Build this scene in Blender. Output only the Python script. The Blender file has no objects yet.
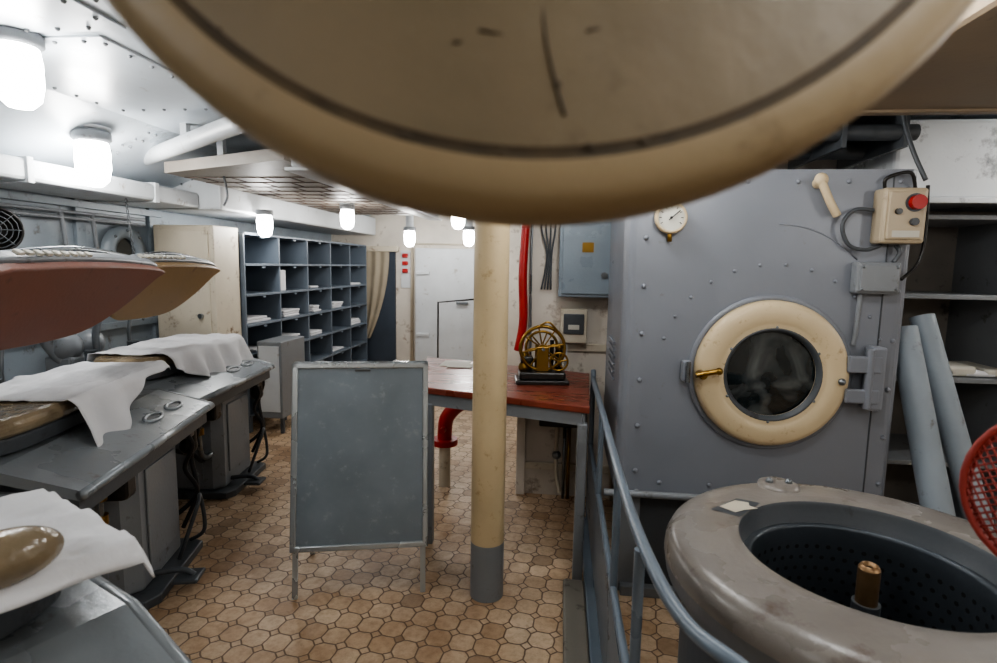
import bpy, bmesh, math, random
from mathutils import Vector, Matrix, noise
random.seed(7)
S=bpy.context.scene
def hexc(h):
    h=h.lstrip('#'); r=[int(h[i:i+2],16)/255 for i in (0,2,4)]
    return tuple((x/12.92 if x<=.04045 else ((x+.055)/1.055)**2.4) for x in r)
# ------------------------------------------------------------------ materials
def newmat(name):
    m=bpy.data.materials.new(name); m.use_nodes=True
    nt=m.node_tree; b=nt.nodes['Principled BSDF']
    return m,nt,b
def rgba(c): return (c[0],c[1],c[2],1)
def paint(name,hx,rough=.5,metal=0,var=.15,scale=3,dirt=0.0,dcol='#3a2a1c',dscale=9,bump=.08,bscale=60,sheen=0,stretch=(1,1,1)):
    m,nt,b=newmat(name); N=nt.nodes; L=nt.links
    col=hexc(hx)
    tc=N.new('ShaderNodeTexCoord'); mp=N.new('ShaderNodeMapping'); mp.inputs['Scale'].default_value=stretch
    L.new(tc.outputs['Object'],mp.inputs['Vector'])
    n1=N.new('ShaderNodeTexNoise'); n1.inputs['Scale'].default_value=scale; n1.inputs['Detail'].default_value=6
    L.new(mp.outputs[0],n1.inputs['Vector'])
    r1=N.new('ShaderNodeValToRGB'); e=r1.color_ramp.elements
    e[0].position=.3; e[1].position=.7
    e[0].color=rgba([x*(1-var) for x in col]); e[1].color=rgba([min(1,x*(1+var)) for x in col])
    L.new(n1.outputs['Fac'],r1.inputs['Fac'])
    out=r1.outputs['Color']
    if dirt>0:
        n2=N.new('ShaderNodeTexNoise'); n2.inputs['Scale'].default_value=dscale; n2.inputs['Detail'].default_value=10; n2.inputs['Roughness'].default_value=.7
        L.new(mp.outputs[0],n2.inputs['Vector'])
        r2=N.new('ShaderNodeValToRGB'); e=r2.color_ramp.elements
        e[0].position=.68-.25*dirt; e[1].position=.80-.2*dirt
        e[0].color=(0,0,0,1); e[1].color=(1,1,1,1)
        L.new(n2.outputs['Fac'],r2.inputs['Fac'])
        mx=N.new('ShaderNodeMixRGB'); mx.inputs['Color2'].default_value=rgba(hexc(dcol))
        L.new(r2.outputs['Color'],mx.inputs['Fac']); L.new(out,mx.inputs['Color1'])
        out=mx.outputs['Color']
    L.new(out,b.inputs['Base Color'])
    b.inputs['Metallic'].default_value=metal
    mr=N.new('ShaderNodeMapRange'); mr.inputs['To Min'].default_value=max(.05,rough-.12); mr.inputs['To Max'].default_value=min(1,rough+.15)
    L.new(n1.outputs['Fac'],mr.inputs['Value']); L.new(mr.outputs[0],b.inputs['Roughness'])
    if bump>0:
        n3=N.new('ShaderNodeTexNoise'); n3.inputs['Scale'].default_value=bscale; n3.inputs['Detail'].default_value=4
        L.new(tc.outputs['Object'],n3.inputs['Vector'])
        bp=N.new('ShaderNodeBump'); bp.inputs['Strength'].default_value=bump; bp.inputs['Distance'].default_value=.01
        L.new(n3.outputs['Fac'],bp.inputs['Height']); L.new(bp.outputs[0],b.inputs['Normal'])
    return m
M={}
M['white']=paint('white_paint','#c9cdd0',.42,dirt=.35,dcol='#857663',var=.08)
M['ceil']=paint('ceiling_paint','#bec6cd',.3,dirt=.25,dcol='#7c7264',var=.1,bump=.1,bscale=12)
M['cream']=paint('cream_paint','#c8bfad',.45,dirt=.4,dcol='#6f563e',var=.1)
M['creamwall']=paint('cream_bulkhead','#d0c9be',.5,dirt=.45,dcol='#75604c',var=.12,dscale=6)
M['pillar']=paint('pillar_paint','#c4b08c',.42,dirt=.42,dcol='#a08660',var=.12,dscale=18)
M['grey']=paint('grey_paint','#7f8387',.36,dirt=.35,dcol='#463a30',var=.1,dscale=12)
M['greyd']=paint('dark_grey_paint','#4a4e52',.42,dirt=.35,dcol='#241c16',var=.15)
M['slate']=paint('slate_paint','#69747f',.3,dirt=.3,dcol='#34342f',var=.12)
M['bluegrey']=paint('blue_grey_wall','#8d979f',.4,dirt=.4,dcol='#544a3c',var=.12)
M['shelf']=paint('shelf_grey','#656f7a',.4,dirt=.15,dcol='#3c3a38',var=.1)
M['machine']=paint('machine_grey','#7d8189',.32,dirt=.12,dcol='#6a655f',var=.05,dscale=10,bump=.14,bscale=12)
M['rubber']=paint('black_rubber','#17171a',.45,var=.2)
M['black']=paint('black_enamel','#1a1816',.3,var=.2)
M['steel']=paint('bare_steel','#868b8f',.28,metal=.85,var=.1,dirt=.3,dcol='#3a342c')
M['alu']=paint('aluminium_frame','#b4babd',.25,metal=.7,var=.05)
M['brass']=paint('brass','#93743a',.3,metal=.9,var=.2,dirt=.35,dcol='#3a2812')
M['bronze']=paint('worn_bronze','#8a6e50',.34,metal=.7,var=.25,dirt=.4,dcol='#4a3626',scale=20)
M['red']=paint('red_paint','#a81c18',.38,var=.15)
M['orange']=paint('orange_red_wire','#923026',.5,var=.25)
M['cloth']=paint('white_cotton','#dadadc',.85,var=.03,bump=.3,bscale=22)
M['padbrown']=paint('press_pad_brown','#74493a',.5,var=.14,dirt=.25,dcol='#4a2c1e')
M['padlit']=paint('press_pad_lamplit_tan','#8f7450',.5,var=.12,dirt=.3,dcol='#6c4c34')  # lamplight on the far press head, put into a lighter pad colour
M['plastic']=paint('plastic_wrapped_pad','#85765f',.12,var=.3,scale=9,bump=1.0,bscale=16)
M['wood']=paint('varnished_wood','#7a3a2a',.28,var=.25,scale=3,stretch=(1,8,1),dirt=.25,dcol='#34180f')
M['ring']=paint('door_ring_cream','#ccb997',.38,dirt=.35,dcol='#937552',var=.08,dscale=16)
M['lid']=paint('lid_cream','#736650',.5,dirt=.3,dcol='#5a4d37',var=.14,scale=7,bump=.15,bscale=30,dscale=5)
M['lidrim']=paint('lid_rim','#8c7b5e',.5,dirt=.3,dcol='#6c5a3e',var=.12)
M['liddark']=paint('lid_groove','#443826',.7,var=.35,scale=30)
M['ext']=paint('extractor_enamel','#7f7973',.27,dirt=.45,dcol='#5c5047',var=.12,scale=5,dscale=9,bump=.1)
M['extbody']=paint('extractor_body','#6c6f73',.36,dirt=.4,dcol='#4c4036',var=.12)
M['basket']=paint('basket_steel','#454b51',.35,metal=.35,var=.25)
M['hole']=paint('hole_black','#050505',.8,var=.1,bump=0)
M['mesh']=paint('ceiling_tray_brown','#7d766d',.5,dirt=.35,dcol='#43392f',var=.18)
M['seam']=paint('tray_seam_brown','#4a382c',.6,var=.2)
M['board']=paint('board_metal','#7c868e',.33,metal=.25,dirt=.4,dcol='#929ca2',var=.14,scale=5,dscale=20,bump=.14,bscale=9)
M['beige']=paint('beige_duct','#8f7f6a',.5,dirt=.3,dcol='#5c4a3a',var=.12)
M['peel']=paint('peeling_white','#d9dde0',.5,dirt=.62,dcol='#4b4a55',var=.06,dscale=5)
M['elec']=paint('electric_box_blue','#8b98a3',.28,metal=.1,var=.08,dirt=.15,dcol='#5c6266')
M['ctrl']=paint('control_box_cream','#b3a48b',.4,dirt=.35,dcol='#6d563c',var=.1)
M['darkwood']=paint('rack_brown_grey','#77716a',.5,var=.2,dirt=.3,dcol='#3a332d')
M['curtain']=paint('curtain_tan','#9c9280',.8,var=.15)
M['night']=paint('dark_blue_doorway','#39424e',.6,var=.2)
M['paper']=paint('paper','#c4c1b6',.7,var=.05)
M['dial']=paint('dial_face','#d0cec2',.35,var=.03,bump=0)
M['conc']=paint('curb_paint','#807b72',.55,dirt=.35,dcol='#40372d',var=.15)
M['steelpaint']=paint('press_sheet_grey','#8e9498',.27,metal=.25,dirt=.4,dcol='#625c56',var=.1)
def glassmat():
    m,nt,b=newmat('door_glass')
    b.inputs['Roughness'].default_value=.05
    b.inputs['Coat Weight'].default_value=.6
    N=nt.nodes;L=nt.links
    tc=N.new('ShaderNodeTexCoord');n=N.new('ShaderNodeTexNoise');n.inputs['Scale'].default_value=4;n.inputs['Detail'].default_value=3;n.inputs['Distortion'].default_value=1.2
    L.new(tc.outputs['Object'],n.inputs['Vector'])
    r=N.new('ShaderNodeValToRGB');e=r.color_ramp.elements
    e[0].position=.47;e[0].color=(.007,.012,.014,1);e[1].position=.68;e[1].color=(.10,.11,.11,1)
    L.new(n.outputs['Fac'],r.inputs['Fac']);L.new(r.outputs['Color'],b.inputs['Base Color'])
    return m
M['glass']=glassmat()
def emis(name,c,s):
    m,nt,b=newmat(name); b.inputs['Base Color'].default_value=(.9,.9,.9,1)
    b.inputs['Emission Color'].default_value=rgba(c); b.inputs['Emission Strength'].default_value=s
    return m
M['lampglass']=emis('lamp_opal_glass',(1.0,.985,.96),55)
def floormat():
    m,nt,b=newmat('octagon_tile_floor'); N=nt.nodes; L=nt.links
    def mth(op,a,c=None,v2=None):
        n=N.new('ShaderNodeMath'); n.operation=op
        for i,x in enumerate((a,c,v2)):
            if x is None: continue
            if isinstance(x,(int,float)): n.inputs[i].default_value=x
            else: L.new(x,n.inputs[i])
        return n.outputs[0]
    tc=N.new('ShaderNodeTexCoord'); mp=N.new('ShaderNodeMapping')
    mp.inputs['Scale'].default_value=(1/.104,1/.104,1); mp.inputs['Rotation'].default_value=(0,0,math.radians(8))
    L.new(tc.outputs['Object'],mp.inputs['Vector'])
    nz=N.new('ShaderNodeTexNoise'); nz.inputs['Scale'].default_value=1.3; L.new(mp.outputs[0],nz.inputs['Vector'])
    vm=N.new('ShaderNodeVectorMath'); vm.operation='MULTIPLY_ADD'
    L.new(nz.outputs['Color'],vm.inputs[0]); vm.inputs[1].default_value=(.16,.16,0); L.new(mp.outputs[0],vm.inputs[2])
    sx=N.new('ShaderNodeSeparateXYZ'); L.new(vm.outputs[0],sx.inputs[0])
    u,v=sx.outputs[0],sx.outputs[1]
    fu=mth('ABSOLUTE',mth('SUBTRACT',mth('FRACT',u),.5)); fv=mth('ABSOLUTE',mth('SUBTRACT',mth('FRACT',v),.5))
    e1=mth('SUBTRACT',.5,mth('MAXIMUM',fu,fv))
    s=mth('ADD',fu,fv); Tt=.76
    e2=mth('MULTIPLY',mth('ABSOLUTE',mth('SUBTRACT',s,Tt)),.707)
    dia=mth('GREATER_THAN',s,Tt)
    mn=mth('MINIMUM',e1,e2)
    d=mth('ADD',mth('MULTIPLY',dia,e2),mth('MULTIPLY',mth('SUBTRACT',1,dia),mn))
    idu=mth('ADD',mth('MULTIPLY',mth('SUBTRACT',1,dia),mth('FLOOR',u)),mth('MULTIPLY',dia,mth('ADD',mth('ROUND',u),57.3)))
    idv=mth('ADD',mth('MULTIPLY',mth('SUBTRACT',1,dia),mth('FLOOR',v)),mth('MULTIPLY',dia,mth('ADD',mth('ROUND',v),31.7)))
    cb=N.new('ShaderNodeCombineXYZ'); L.new(idu,cb.inputs[0]); L.new(idv,cb.inputs[1])
    wn=N.new('ShaderNodeTexWhiteNoise'); wn.noise_dimensions='2D'; L.new(cb.outputs[0],wn.inputs['Vector'])
    rp=N.new('ShaderNodeValToRGB'); e=rp.color_ramp.elements
    e[0].color=rgba(hexc('#a58c72')); e[0].position=0; e[1].color=rgba(hexc('#d9c2a6')); e[1].position=1
    x=e.new(.45); x.color=rgba(hexc('#ceb496')); x=e.new(.10); x.color=rgba(hexc('#c2a585'))
    L.new(wn.outputs['Value'],rp.inputs['Fac'])
    n2=N.new('ShaderNodeTexNoise'); n2.inputs['Scale'].default_value=1.8; n2.inputs['Detail'].default_value=10; n2.inputs['Roughness'].default_value=.7
    L.new(tc.outputs['Object'],n2.inputs['Vector'])
    r2=N.new('ShaderNodeValToRGB'); e=r2.color_ramp.elements; e[0].position=.33; e[0].color=(.55,.46,.38,1); e[1].position=.6; e[1].color=(1,1,1,1)
    L.new(n2.outputs['Fac'],r2.inputs['Fac'])
    mu=N.new('ShaderNodeMixRGB'); mu.blend_type='MULTIPLY'; mu.inputs['Fac'].default_value=1
    L.new(rp.outputs['Color'],mu.inputs['Color1']); L.new(r2.outputs['Color'],mu.inputs['Color2'])
    n4=N.new('ShaderNodeTexNoise'); n4.inputs['Scale'].default_value=30; n4.inputs['Detail'].default_value=8; n4.inputs['Roughness'].default_value=.75
    L.new(tc.outputs['Object'],n4.inputs['Vector'])
    r4=N.new('ShaderNodeValToRGB'); e=r4.color_ramp.elements; e[0].position=.3; e[0].color=(.7,.65,.6,1); e[1].position=.55; e[1].color=(1,1,1,1)
    L.new(n4.outputs['Fac'],r4.inputs['Fac'])
    mu2=N.new('ShaderNodeMixRGB'); mu2.blend_type='MULTIPLY'; mu2.inputs['Fac'].default_value=1
    L.new(mu.outputs['Color'],mu2.inputs['Color1']); L.new(r4.outputs['Color'],mu2.inputs['Color2'])
    gr=N.new('ShaderNodeMapRange'); gr.interpolation_type='SMOOTHSTEP'
    gr.inputs['From Min'].default_value=.010; gr.inputs['From Max'].default_value=.05
    L.new(d,gr.inputs['Value'])
    mg=N.new('ShaderNodeMixRGB'); mg.inputs['Color1'].default_value=rgba(hexc('#6a5441'))
    L.new(gr.outputs[0],mg.inputs['Fac']); L.new(mu2.outputs['Color'],mg.inputs['Color2'])
    L.new(mg.outputs['Color'],b.inputs['Base Color'])
    b.inputs['Roughness'].default_value=.45
    bp=N.new('ShaderNodeBump'); bp.inputs['Strength'].default_value=.5; bp.inputs['Distance'].default_value=.003
    L.new(gr.outputs[0],bp.inputs['Height']); L.new(bp.outputs[0],b.inputs['Normal'])
    return m
M['floor']=floormat()
# ------------------------------------------------------------------ builder
class B:
    def __init__(s,name,X=None):
        s.name=name; s.v=[]; s.f=[]; s.fm=[]; s.fs=[]; s.mats=[]; s.X=X or Matrix.Identity(4)
    def mi(s,k):
        m=M[k]
        if m not in s.mats: s.mats.append(m)
        return s.mats.index(m)
    def add(s,vs,fs,k,smooth=False,X=None):
        o=len(s.v); Tm=s.X@X if X else s.X
        s.v+= [Tm@Vector(p) for p in vs]; i=s.mi(k)
        for f in fs: s.f.append([o+a for a in f]); s.fm.append(i); s.fs.append(smooth)
    def addbm(s,bm,k,smooth=False,X=None):
        bm.verts.index_update()
        s.add([v.co.copy() for v in bm.verts],[[v.index for v in f.verts] for f in bm.faces],k,smooth,X); bm.free()
    def box(s,lo,hi,k,bev=0.0,X=None,seg=2):
        bm=bmesh.new(); bmesh.ops.create_cube(bm,size=1)
        c=[(a+b)/2 for a,b in zip(lo,hi)]; d=[abs(b-a) for a,b in zip(lo,hi)]
        for v in bm.verts: v.co=Vector((c[0]+v.co.x*d[0],c[1]+v.co.y*d[1],c[2]+v.co.z*d[2]))
        if bev>0: bmesh.ops.bevel(bm,geom=bm.edges[:],offset=min(bev,min(d)*.45),segments=seg,affect='EDGES',profile=.5)
        s.addbm(bm,k,False,X)
    def cyl(s,p0,p1,r,k,r2=None,seg=24,caps=True,X=None):
        p0=Vector(p0);p1=Vector(p1); r2=r if r2 is None else r2
        d=(p1-p0).normalized(); a=d.orthogonal().normalized(); b=d.cross(a)
        vs=[];fs=[]
        for i in range(seg):
            t=2*math.pi*i/seg; q=a*math.cos(t)+b*math.sin(t)
            vs.append(p0+q*r); vs.append(p1+q*r2)
        for i in range(seg):
            j=(i+1)%seg; fs.append([2*i,2*j,2*j+1,2*i+1])
        s.add(vs,fs,k,True,X)
        if caps:
            s.add([vs[2*i] for i in range(seg)],[list(range(seg))[::-1]],k,False,X)
            s.add([vs[2*i+1] for i in range(seg)],[list(range(seg))],k,False,X)
    def tube(s,pts,r,k,seg=10,X=None,smoothpts=True,closed=False):
        P=[Vector(p) for p in pts]
        if smoothpts and len(P)>2:
            Q=[]
            n=len(P)
            for i in range(n if closed else n-1):
                p0=P[(i-1)%n] if (closed or i>0) else P[0]; p1=P[i]; p2=P[(i+1)%n]; p3=P[(i+2)%n] if (closed or i<n-2) else P[-1]
                for j in range(6):
                    t=j/6
                    Q.append(.5*((2*p1)+(p2-p0)*t+(2*p0-5*p1+4*p2-p3)*t*t+(3*p1-p0-3*p2+p3)*t**3))
            if not closed: Q.append(P[-1])
            P=Q
        vs=[];fs=[]; n=len(P); pa=None
        for i in range(n):
            if closed: d=(P[(i+1)%n]-P[i-1]).normalized()
            else: d=(P[min(i+1,n-1)]-P[max(i-1,0)]).normalized()
            if pa is None: a=d.orthogonal().normalized()
            else:
                a=(pa-d*pa.dot(d)); a=a.normalized() if a.length>1e-6 else d.orthogonal().normalized()
            pa=a; b=d.cross(a)
            for j in range(seg):
                t=2*math.pi*j/seg; vs.append(P[i]+(a*math.cos(t)+b*math.sin(t))*r)
        for i in range(n if closed else n-1):
            for j in range(seg):
                jj=(j+1)%seg; ii=(i+1)%n
                fs.append([i*seg+j,i*seg+jj,ii*seg+jj,ii*seg+j])
        if not closed: fs.append(list(range(seg))[::-1]); fs.append([(n-1)*seg+j for j in range(seg)])
        s.add(vs,fs,k,True,X)
    def lathe(s,prof,k,X=None,seg=48,a0=0,a1=2*math.pi):
        vs=[];fs=[]; n=len(prof); full=abs(a1-a0-2*math.pi)<1e-4
        m=seg if full else seg+1
        for i in range(m):
            t=a0+(a1-a0)*i/seg
            for r,z in prof: vs.append((r*math.cos(t),r*math.sin(t),z))
        for i in range(seg):
            j=(i+1)%m
            for q in range(n-1): fs.append([i*n+q,j*n+q,j*n+q+1,i*n+q+1])
        s.add(vs,fs,k,True,X)
    def prism(s,pts,z0,z1,k,X=None,bev=0):
        bm=bmesh.new(); vs=[bm.verts.new((p[0],p[1],z0)) for p in pts]
        f=bm.faces.new(vs); r=bmesh.ops.extrude_face_region(bm,geom=[f])
        for v in r['geom']:
            if isinstance(v,bmesh.types.BMVert): v.co.z=z1
        bmesh.ops.recalc_face_normals(bm,faces=bm.faces[:])
        if bev>0:
            bmesh.ops.bevel(bm,geom=[e for e in bm.edges if abs(e.verts[0].co.z-e.verts[1].co.z)<1e-6],offset=bev,segments=3,affect='EDGES',profile=.5)
        s.addbm(bm,k,False,X)
    def ball(s,c,r,k,sc=(1,1,1),u=16,v=10,X=None):
        bm=bmesh.new(); bmesh.ops.create_uvsphere(bm,u_segments=u,v_segments=v,radius=r)
        for q in bm.verts: q.co=Vector((q.co.x*sc[0]+c[0],q.co.y*sc[1]+c[1],q.co.z*sc[2]+c[2]))
        s.addbm(bm,k,True,X)
    def grid(s,fn,nu,nv,k,X=None,smooth=True):
        vs=[fn(i/nu,j/nv) for i in range(nu+1) for j in range(nv+1)]
        fs=[[i*(nv+1)+j,(i+1)*(nv+1)+j,(i+1)*(nv+1)+j+1,i*(nv+1)+j+1] for i in range(nu) for j in range(nv)]
        s.add(vs,fs,k,smooth,X)
    def done(s,recalc=True,solid=0):
        me=bpy.data.meshes.new(s.name)
        xs=[v.x for v in s.v]; ys=[v.y for v in s.v]; zs=[v.z for v in s.v]
        o=Vector(((min(xs)+max(xs))/2,(min(ys)+max(ys))/2,min(zs)))
        me.from_pydata([tuple(v-o) for v in s.v],[],s.f)
        for m in s.mats: me.materials.append(m)
        for p,i,sm in zip(me.polygons,s.fm,s.fs): p.material_index=i; p.use_smooth=sm
        if recalc:
            bm=bmesh.new(); bm.from_mesh(me); bmesh.ops.recalc_face_normals(bm,faces=bm.faces[:]); bm.to_mesh(me); bm.free()
        me.update()
        ob=bpy.data.objects.new(s.name,me); ob.location=o; S.collection.objects.link(ob)
        if solid:
            md=ob.modifiers.new('thick','SOLIDIFY'); md.thickness=solid; md.offset=0
        return ob
def T(x,y,z): return Matrix.Translation((x,y,z))
def RZ(d): return Matrix.Rotation(math.radians(d),4,'Z')
def RX(d): return Matrix.Rotation(math.radians(d),4,'X')
def RY(d): return Matrix.Rotation(math.radians(d),4,'Y')
CE=2.36
XL,XR,YB,YF=-3.4,3.1,-1.6,7.95
# ------------------------------------------------------------------ room shell
b=B('floor'); b.box((XL-.1,YB-.1,-.1),(XR+.1,YF+.1,0),'floor'); b.done()
b=B('ceiling'); b.box((XL-.1,YB-.1,CE),(XR+.1,YF+.1,CE+.1),'ceil'); b.done()
b=B('wall_left'); b.box((XL-.1,YB-.1,0),(XL,YF+.1,CE),'bluegrey')
for y in (0,1.0,2.0,2.75,3.6,4.3): b.box((XL,y-.04,0),(XL+.03,y+.04,CE-.3),'bluegrey',.004)
for z in (1.02,1.9): b.box((XL,YB,z),(XL+.04,4.4,z+.05),'bluegrey',.004)
b.done()
b=B('wall_right'); b.box((XR,YB-.1,0),(XR+.1,YF+.1,CE),'creamwall'); b.done()
b=B('wall_back'); b.box((XL,YB-.1,0),(XR,YB,CE),'creamwall'); b.done()
b=B('wall_far'); b.box((XL,YF,0),(XR,YF+.1,CE),'creamwall'); b.done()
b=B('wall_bulkhead'); b.box((-.27,3.65,0),(XR,3.75,CE),'creamwall')
b.box((-.27,3.62,0),(-.21,3.65,CE),'creamwall',.004)
for z in (.18,1.0): b.box((-.27,3.63,z),(.4,3.65,z+.05),'cream',.004)
for x in (.36,): b.box((x,3.60,0),(x+.05,3.65,CE),'cream',.004)
b.done()
b=B('trim_1')
b.add([(XL,YB,2.0),(-2.5,YB,CE),(-2.5,YF,CE),(XL,YF,2.0)],[[0,1,2,3]],'ceil')
for y in (.6,1.5,2.4,3.3,4.2,5.1):
    for dy in (-.03,.03):
        for i in range(10):
            t=i/10; b.ball((XL+.9*t+.03,y+dy,2.0+.36*t+.0),.009,'grey',u=6,v=4)
b.done()
b=B('trim_2')
for (x0,x1,y0,y1) in ((-2.45,-1.55,.3,1.9),(-1.5,-.6,.3,2.2),(-2.45,-1.7,1.95,2.9)):
    b.box((x0,y0,CE-.008),(x1,y1,CE-.0),'ceil',.002)
    n=int((y1-y0)/.12)
    for i in range(n):
        for x in (x0+.03,x1-.03): b.ball((x,y0+.06+i*.12,CE-.01),.009,'grey',u=6,v=4)
    n=int((x1-x0)/.12)
    for i in range(n):
        for y in (y0+.03,y1-.03): b.ball((x0+.06+i*.12,y,CE-.01),.009,'grey',u=6,v=4)
b.done()
b=B('ventilation_duct'); b.box((XL+.01,.2,1.96),(-2.88,4.2,2.08),'white',.02)
for y in (1.0,1.9,2.75,3.7): b.box((XL+.01,y,1.95),(-2.87,y+.04,2.09),'white',.004)
b.box((-3.3,4.2,1.95),(-2.7,7.9,2.2),'white',.02)
b.done()
b=B('ceiling_beam')
b.cyl((-3.25,3.92,2.25),(-1.3,2.5,2.25),.05,'white')
for t in (.1,.5,.9):
    p=Vector((-3.25,3.92,2.25)).lerp(Vector((-1.3,2.5,2.25)),t); b.box((p.x-.02,p.y-.02,2.25),(p.x+.02,p.y+.02,CE),'white')
b.done()
b=B('ceiling_panel_run')
b.prism([(-2.68,3.55),(-1.6,3.1),(-1.56,6.6),(-2.68,6.6)],2.13,2.2,'mesh')
for i in range(12): b.box((-2.66,3.72+i*.24,2.124),(-1.6,3.728+i*.24,2.13),'seam')
for i in range(5):
    for j in range(12):
        x=-2.55+i*.22+.1*(j%2); b.box((x,3.72+j*.24,2.125),(x+.007,3.96+j*.24,2.13),'seam')
b.box((-1.56,3.1,2.09),(-1.48,6.6,2.24),'white',.01)
b.box((-1.60,3.1,2.07),(-1.44,6.6,2.09),'white',.004)
for y in (3.3,5.0,6.4): b.box((-1.54,y,2.2),(-1.5,y+.05,CE),'white')
b.box((-2.2,3.4,2.2),(-2.16,3.44,CE),'white'); b.box((-2.2,6.2,2.2),(-2.16,6.24,CE),'white')
b.tube([(-2.35,3.7,2.13),(-2.33,3.7,2.0),(-2.36,3.7,1.93)],.008,'greyd',seg=6)
b.done()
b=B('ceiling_pipes')
for x,z,r in ((-1.35,2.2,.035),(-1.22,2.18,.022),(-.75,2.16,.04),(-.6,2.18,.025)):
    b.cyl((x,3.2,z),(x,7.9,z),r,'white',seg=12)
    for y in (3.4,4.6,5.8,7.0): b.box((x-.008,y,z),(x+.008,y+.03,CE),'white')
b.done()
for i,y in enumerate((4.3,5.6,6.9)):
    b=B('ceiling_beam'); b.box((-1.42,y,2.26),(-.3,y+.05,CE),'white',.006); b.box((-1.42,y-.04,2.24),(-.3,y+.09,2.26),'white',.004); b.done()
# ------------------------------------------------------------------ lamps
def lamp(x,y,z,r=.07,top=CE):
    b=B('ceiling_or_fill_lamp'); k=r/.07  # shared by the room's own lamps and the added fill lamps
    P=lambda pr:[(a,c*k) for a,c in pr]
    b.lathe(P([(.0,-.115),(r*.5,-.108),(r*.85,-.082),(r,-.03),(r,.04),(r*.92,.08),(r*.86,.09)]),'lampglass',T(x,y,z),seg=20)
    b.lathe(P([(0,.135),(r*1.05,.135),(r*1.12,.125),(r*1.12,.098),(r*.86,.085)]),'grey',T(x,y,z),seg=24)
    if top>z+.138*k:
        b.lathe([(r*.9,.13*k),(r*.7,.15*k),(r*.7,top-z-.02),(r*1.1,top-z-.012),(r*1.1,top-z)],'white',T(x,y,z),seg=20)
    b.done()
lamp(-2.0,1.91,2.215,.076)
lamp(-2.715,3.01,2.105,.088,2.30)
lamp(-2.62,4.7,1.87,.066,1.95)
lamp(-2.12,5.35,1.985,.066,2.13)
lamp(-1.02,5.4,2.0,.066)
lamp(-1.2,7.1,1.9)
lamp(-1.95,7.0,1.88)
lamp(.7,.05,2.18)  # added fill lamp, unseen overhead beside the camera
lamp(2.75,2.6,2.1)  # added out of frame to light the white air trunk
lamp(-1.4,-.7,2.18)  # unseen fill lamp added behind the camera
lamp(.1,2.3,2.2)  # added to brighten the right side, hidden by the lid
lamp(.62,1.45,2.2)  # second added fill lamp hidden by the lid
lamp(2.1,.5,1.95)  # added fill lamp out of frame over the right aisle
lamp(.9,5.5,2.1)  # added jar lamp, out of sight beyond the bulkhead
# ------------------------------------------------------------------ far end
b=B('door_1')
b.box((-2.12,YF-.06,.1),(-1.25,YF-.005,1.78),'white',.015)
b.tube([(-2.17,YF-.03,.05),(-2.17,YF-.03,1.84),(-1.2,YF-.03,1.84),(-1.2,YF-.03,.05)],.025,'cream',smoothpts=False)
for z in (.5,1.4): b.box((-2.1,YF-.09,z),(-1.9,YF-.06,z+.05),'white',.006)
b.cyl((-1.35,YF-.1,1.0),(-1.35,YF-.06,1.0),.02,'steel'); b.box((-1.5,YF-.12,.98),(-1.33,YF-.1,1.02),'steel',.005)
b.done()
b=B('door_2')
b.box((-2.95,YF-.05,0),(-2.42,YF-.005,1.75),'night',.0)
def cur(u,v):
    return (-2.93+(.44-.3*v*v)*u,YF-.1+.012*math.sin(u*20),1.75-1.3*v)
b.grid(cur,30,8,'curtain')
b.box((-3.0,YF-.12,1.72),(-2.36,YF-.02,1.8),'cream',.01)
b.done()
b=B('alarm_box')
for z in (1.64,1.53,1.42): b.box((-2.31,YF-.07,z),(-2.23,YF,z+.06),'red',.01)
b.box((-2.34,YF-.02,1.2),(-2.2,YF,1.74),'white',.004)
b.done()
b=B('handrail')
b.tube([(-1.62,7.2,0),(-1.62,7.2,1.05),(-1.1,6.9,1.12),(-.9,6.9,1.12),(-.9,6.9,0)],.012,'black',smoothpts=False)
b.done()
# ------------------------------------------------------------------ pigeonhole shelf
b=B('pigeonhole_shelf')
x0,x1=-3.25,-2.75; y0,y1=4.58,7.62; z0,z1=.16,1.79; nc,nr=5,6
b.box((x0,y0,z0),(x0+.02,y1,z1),'shelf')
for i in range(nc+1):
    y=y0+(y1-y0)*i/nc; b.box((x0+.02,y-.011,z0),(x1,y+.011,z1),'shelf',.003)
for i in range(nr+1):
    z=z0+(z1-z0)*i/nr; b.box((x0+.02,y0+.011,z-.011),(x1+.004,y1-.011,z+.011),'shelf',.003)
for i in range(nc):
    for j in range(nr):
        y=y0+(y1-y0)*(i+.5)/nc; z=z0+(z1-z0)*(j+1)/nr-.03
        b.box((x1-.01,y-.025,z-.0),(x1+.006,y+.025,z+.014),'slate')
for y in (y0+.04,(y0+y1)/2,y1-.04):
    for x in (x0+.04,x1-.04): b.box((x-.025,y-.025,0),(x+.025,y+.025,z0),'shelf')
b.done()
b=B('folded_linens')
for (i,j,w) in ((0,3,.5),(0,2,.3),(1,3,.45),(1,2,.5),(2,4,.3),(2,2,.4),(3,3,.4),(3,1,.5),(4,2,.5),(1,1,.4),(2,3,.25),(4,4,.4)):
    y=y0+(y1-y0)*(i+.5)/nc; z=z0+(z1-z0)*j/nr+.0115
    n=random.randint(1,3)
    for q in range(n):
        hw=w*.5*random.uniform(.8,1); xx=x1-.03-random.uniform(0,.04)
        b.box((xx-.3,y-hw+.02,z+q*.024),(xx,y+hw*.8,z+q*.024+.023),'cloth',.011,seg=3)
b.box((x1-.06,y0+.62,z0+(z1-z0)*4/nr+.012),(x1-.04,y0+.8,z0+(z1-z0)*4/nr+.22),'cloth',.008)
b.done()
b=B('storage_locker')
b.box((-3.3,4.2,.12),(-2.78,4.55,1.83),'cream',.008)
b.box((-3.26,4.185,.2),(-2.82,4.2,1.79),'cream',.006)
b.cyl((-2.9,4.16,1.1),(-2.9,4.19,1.1),.02,'steel')
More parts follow.
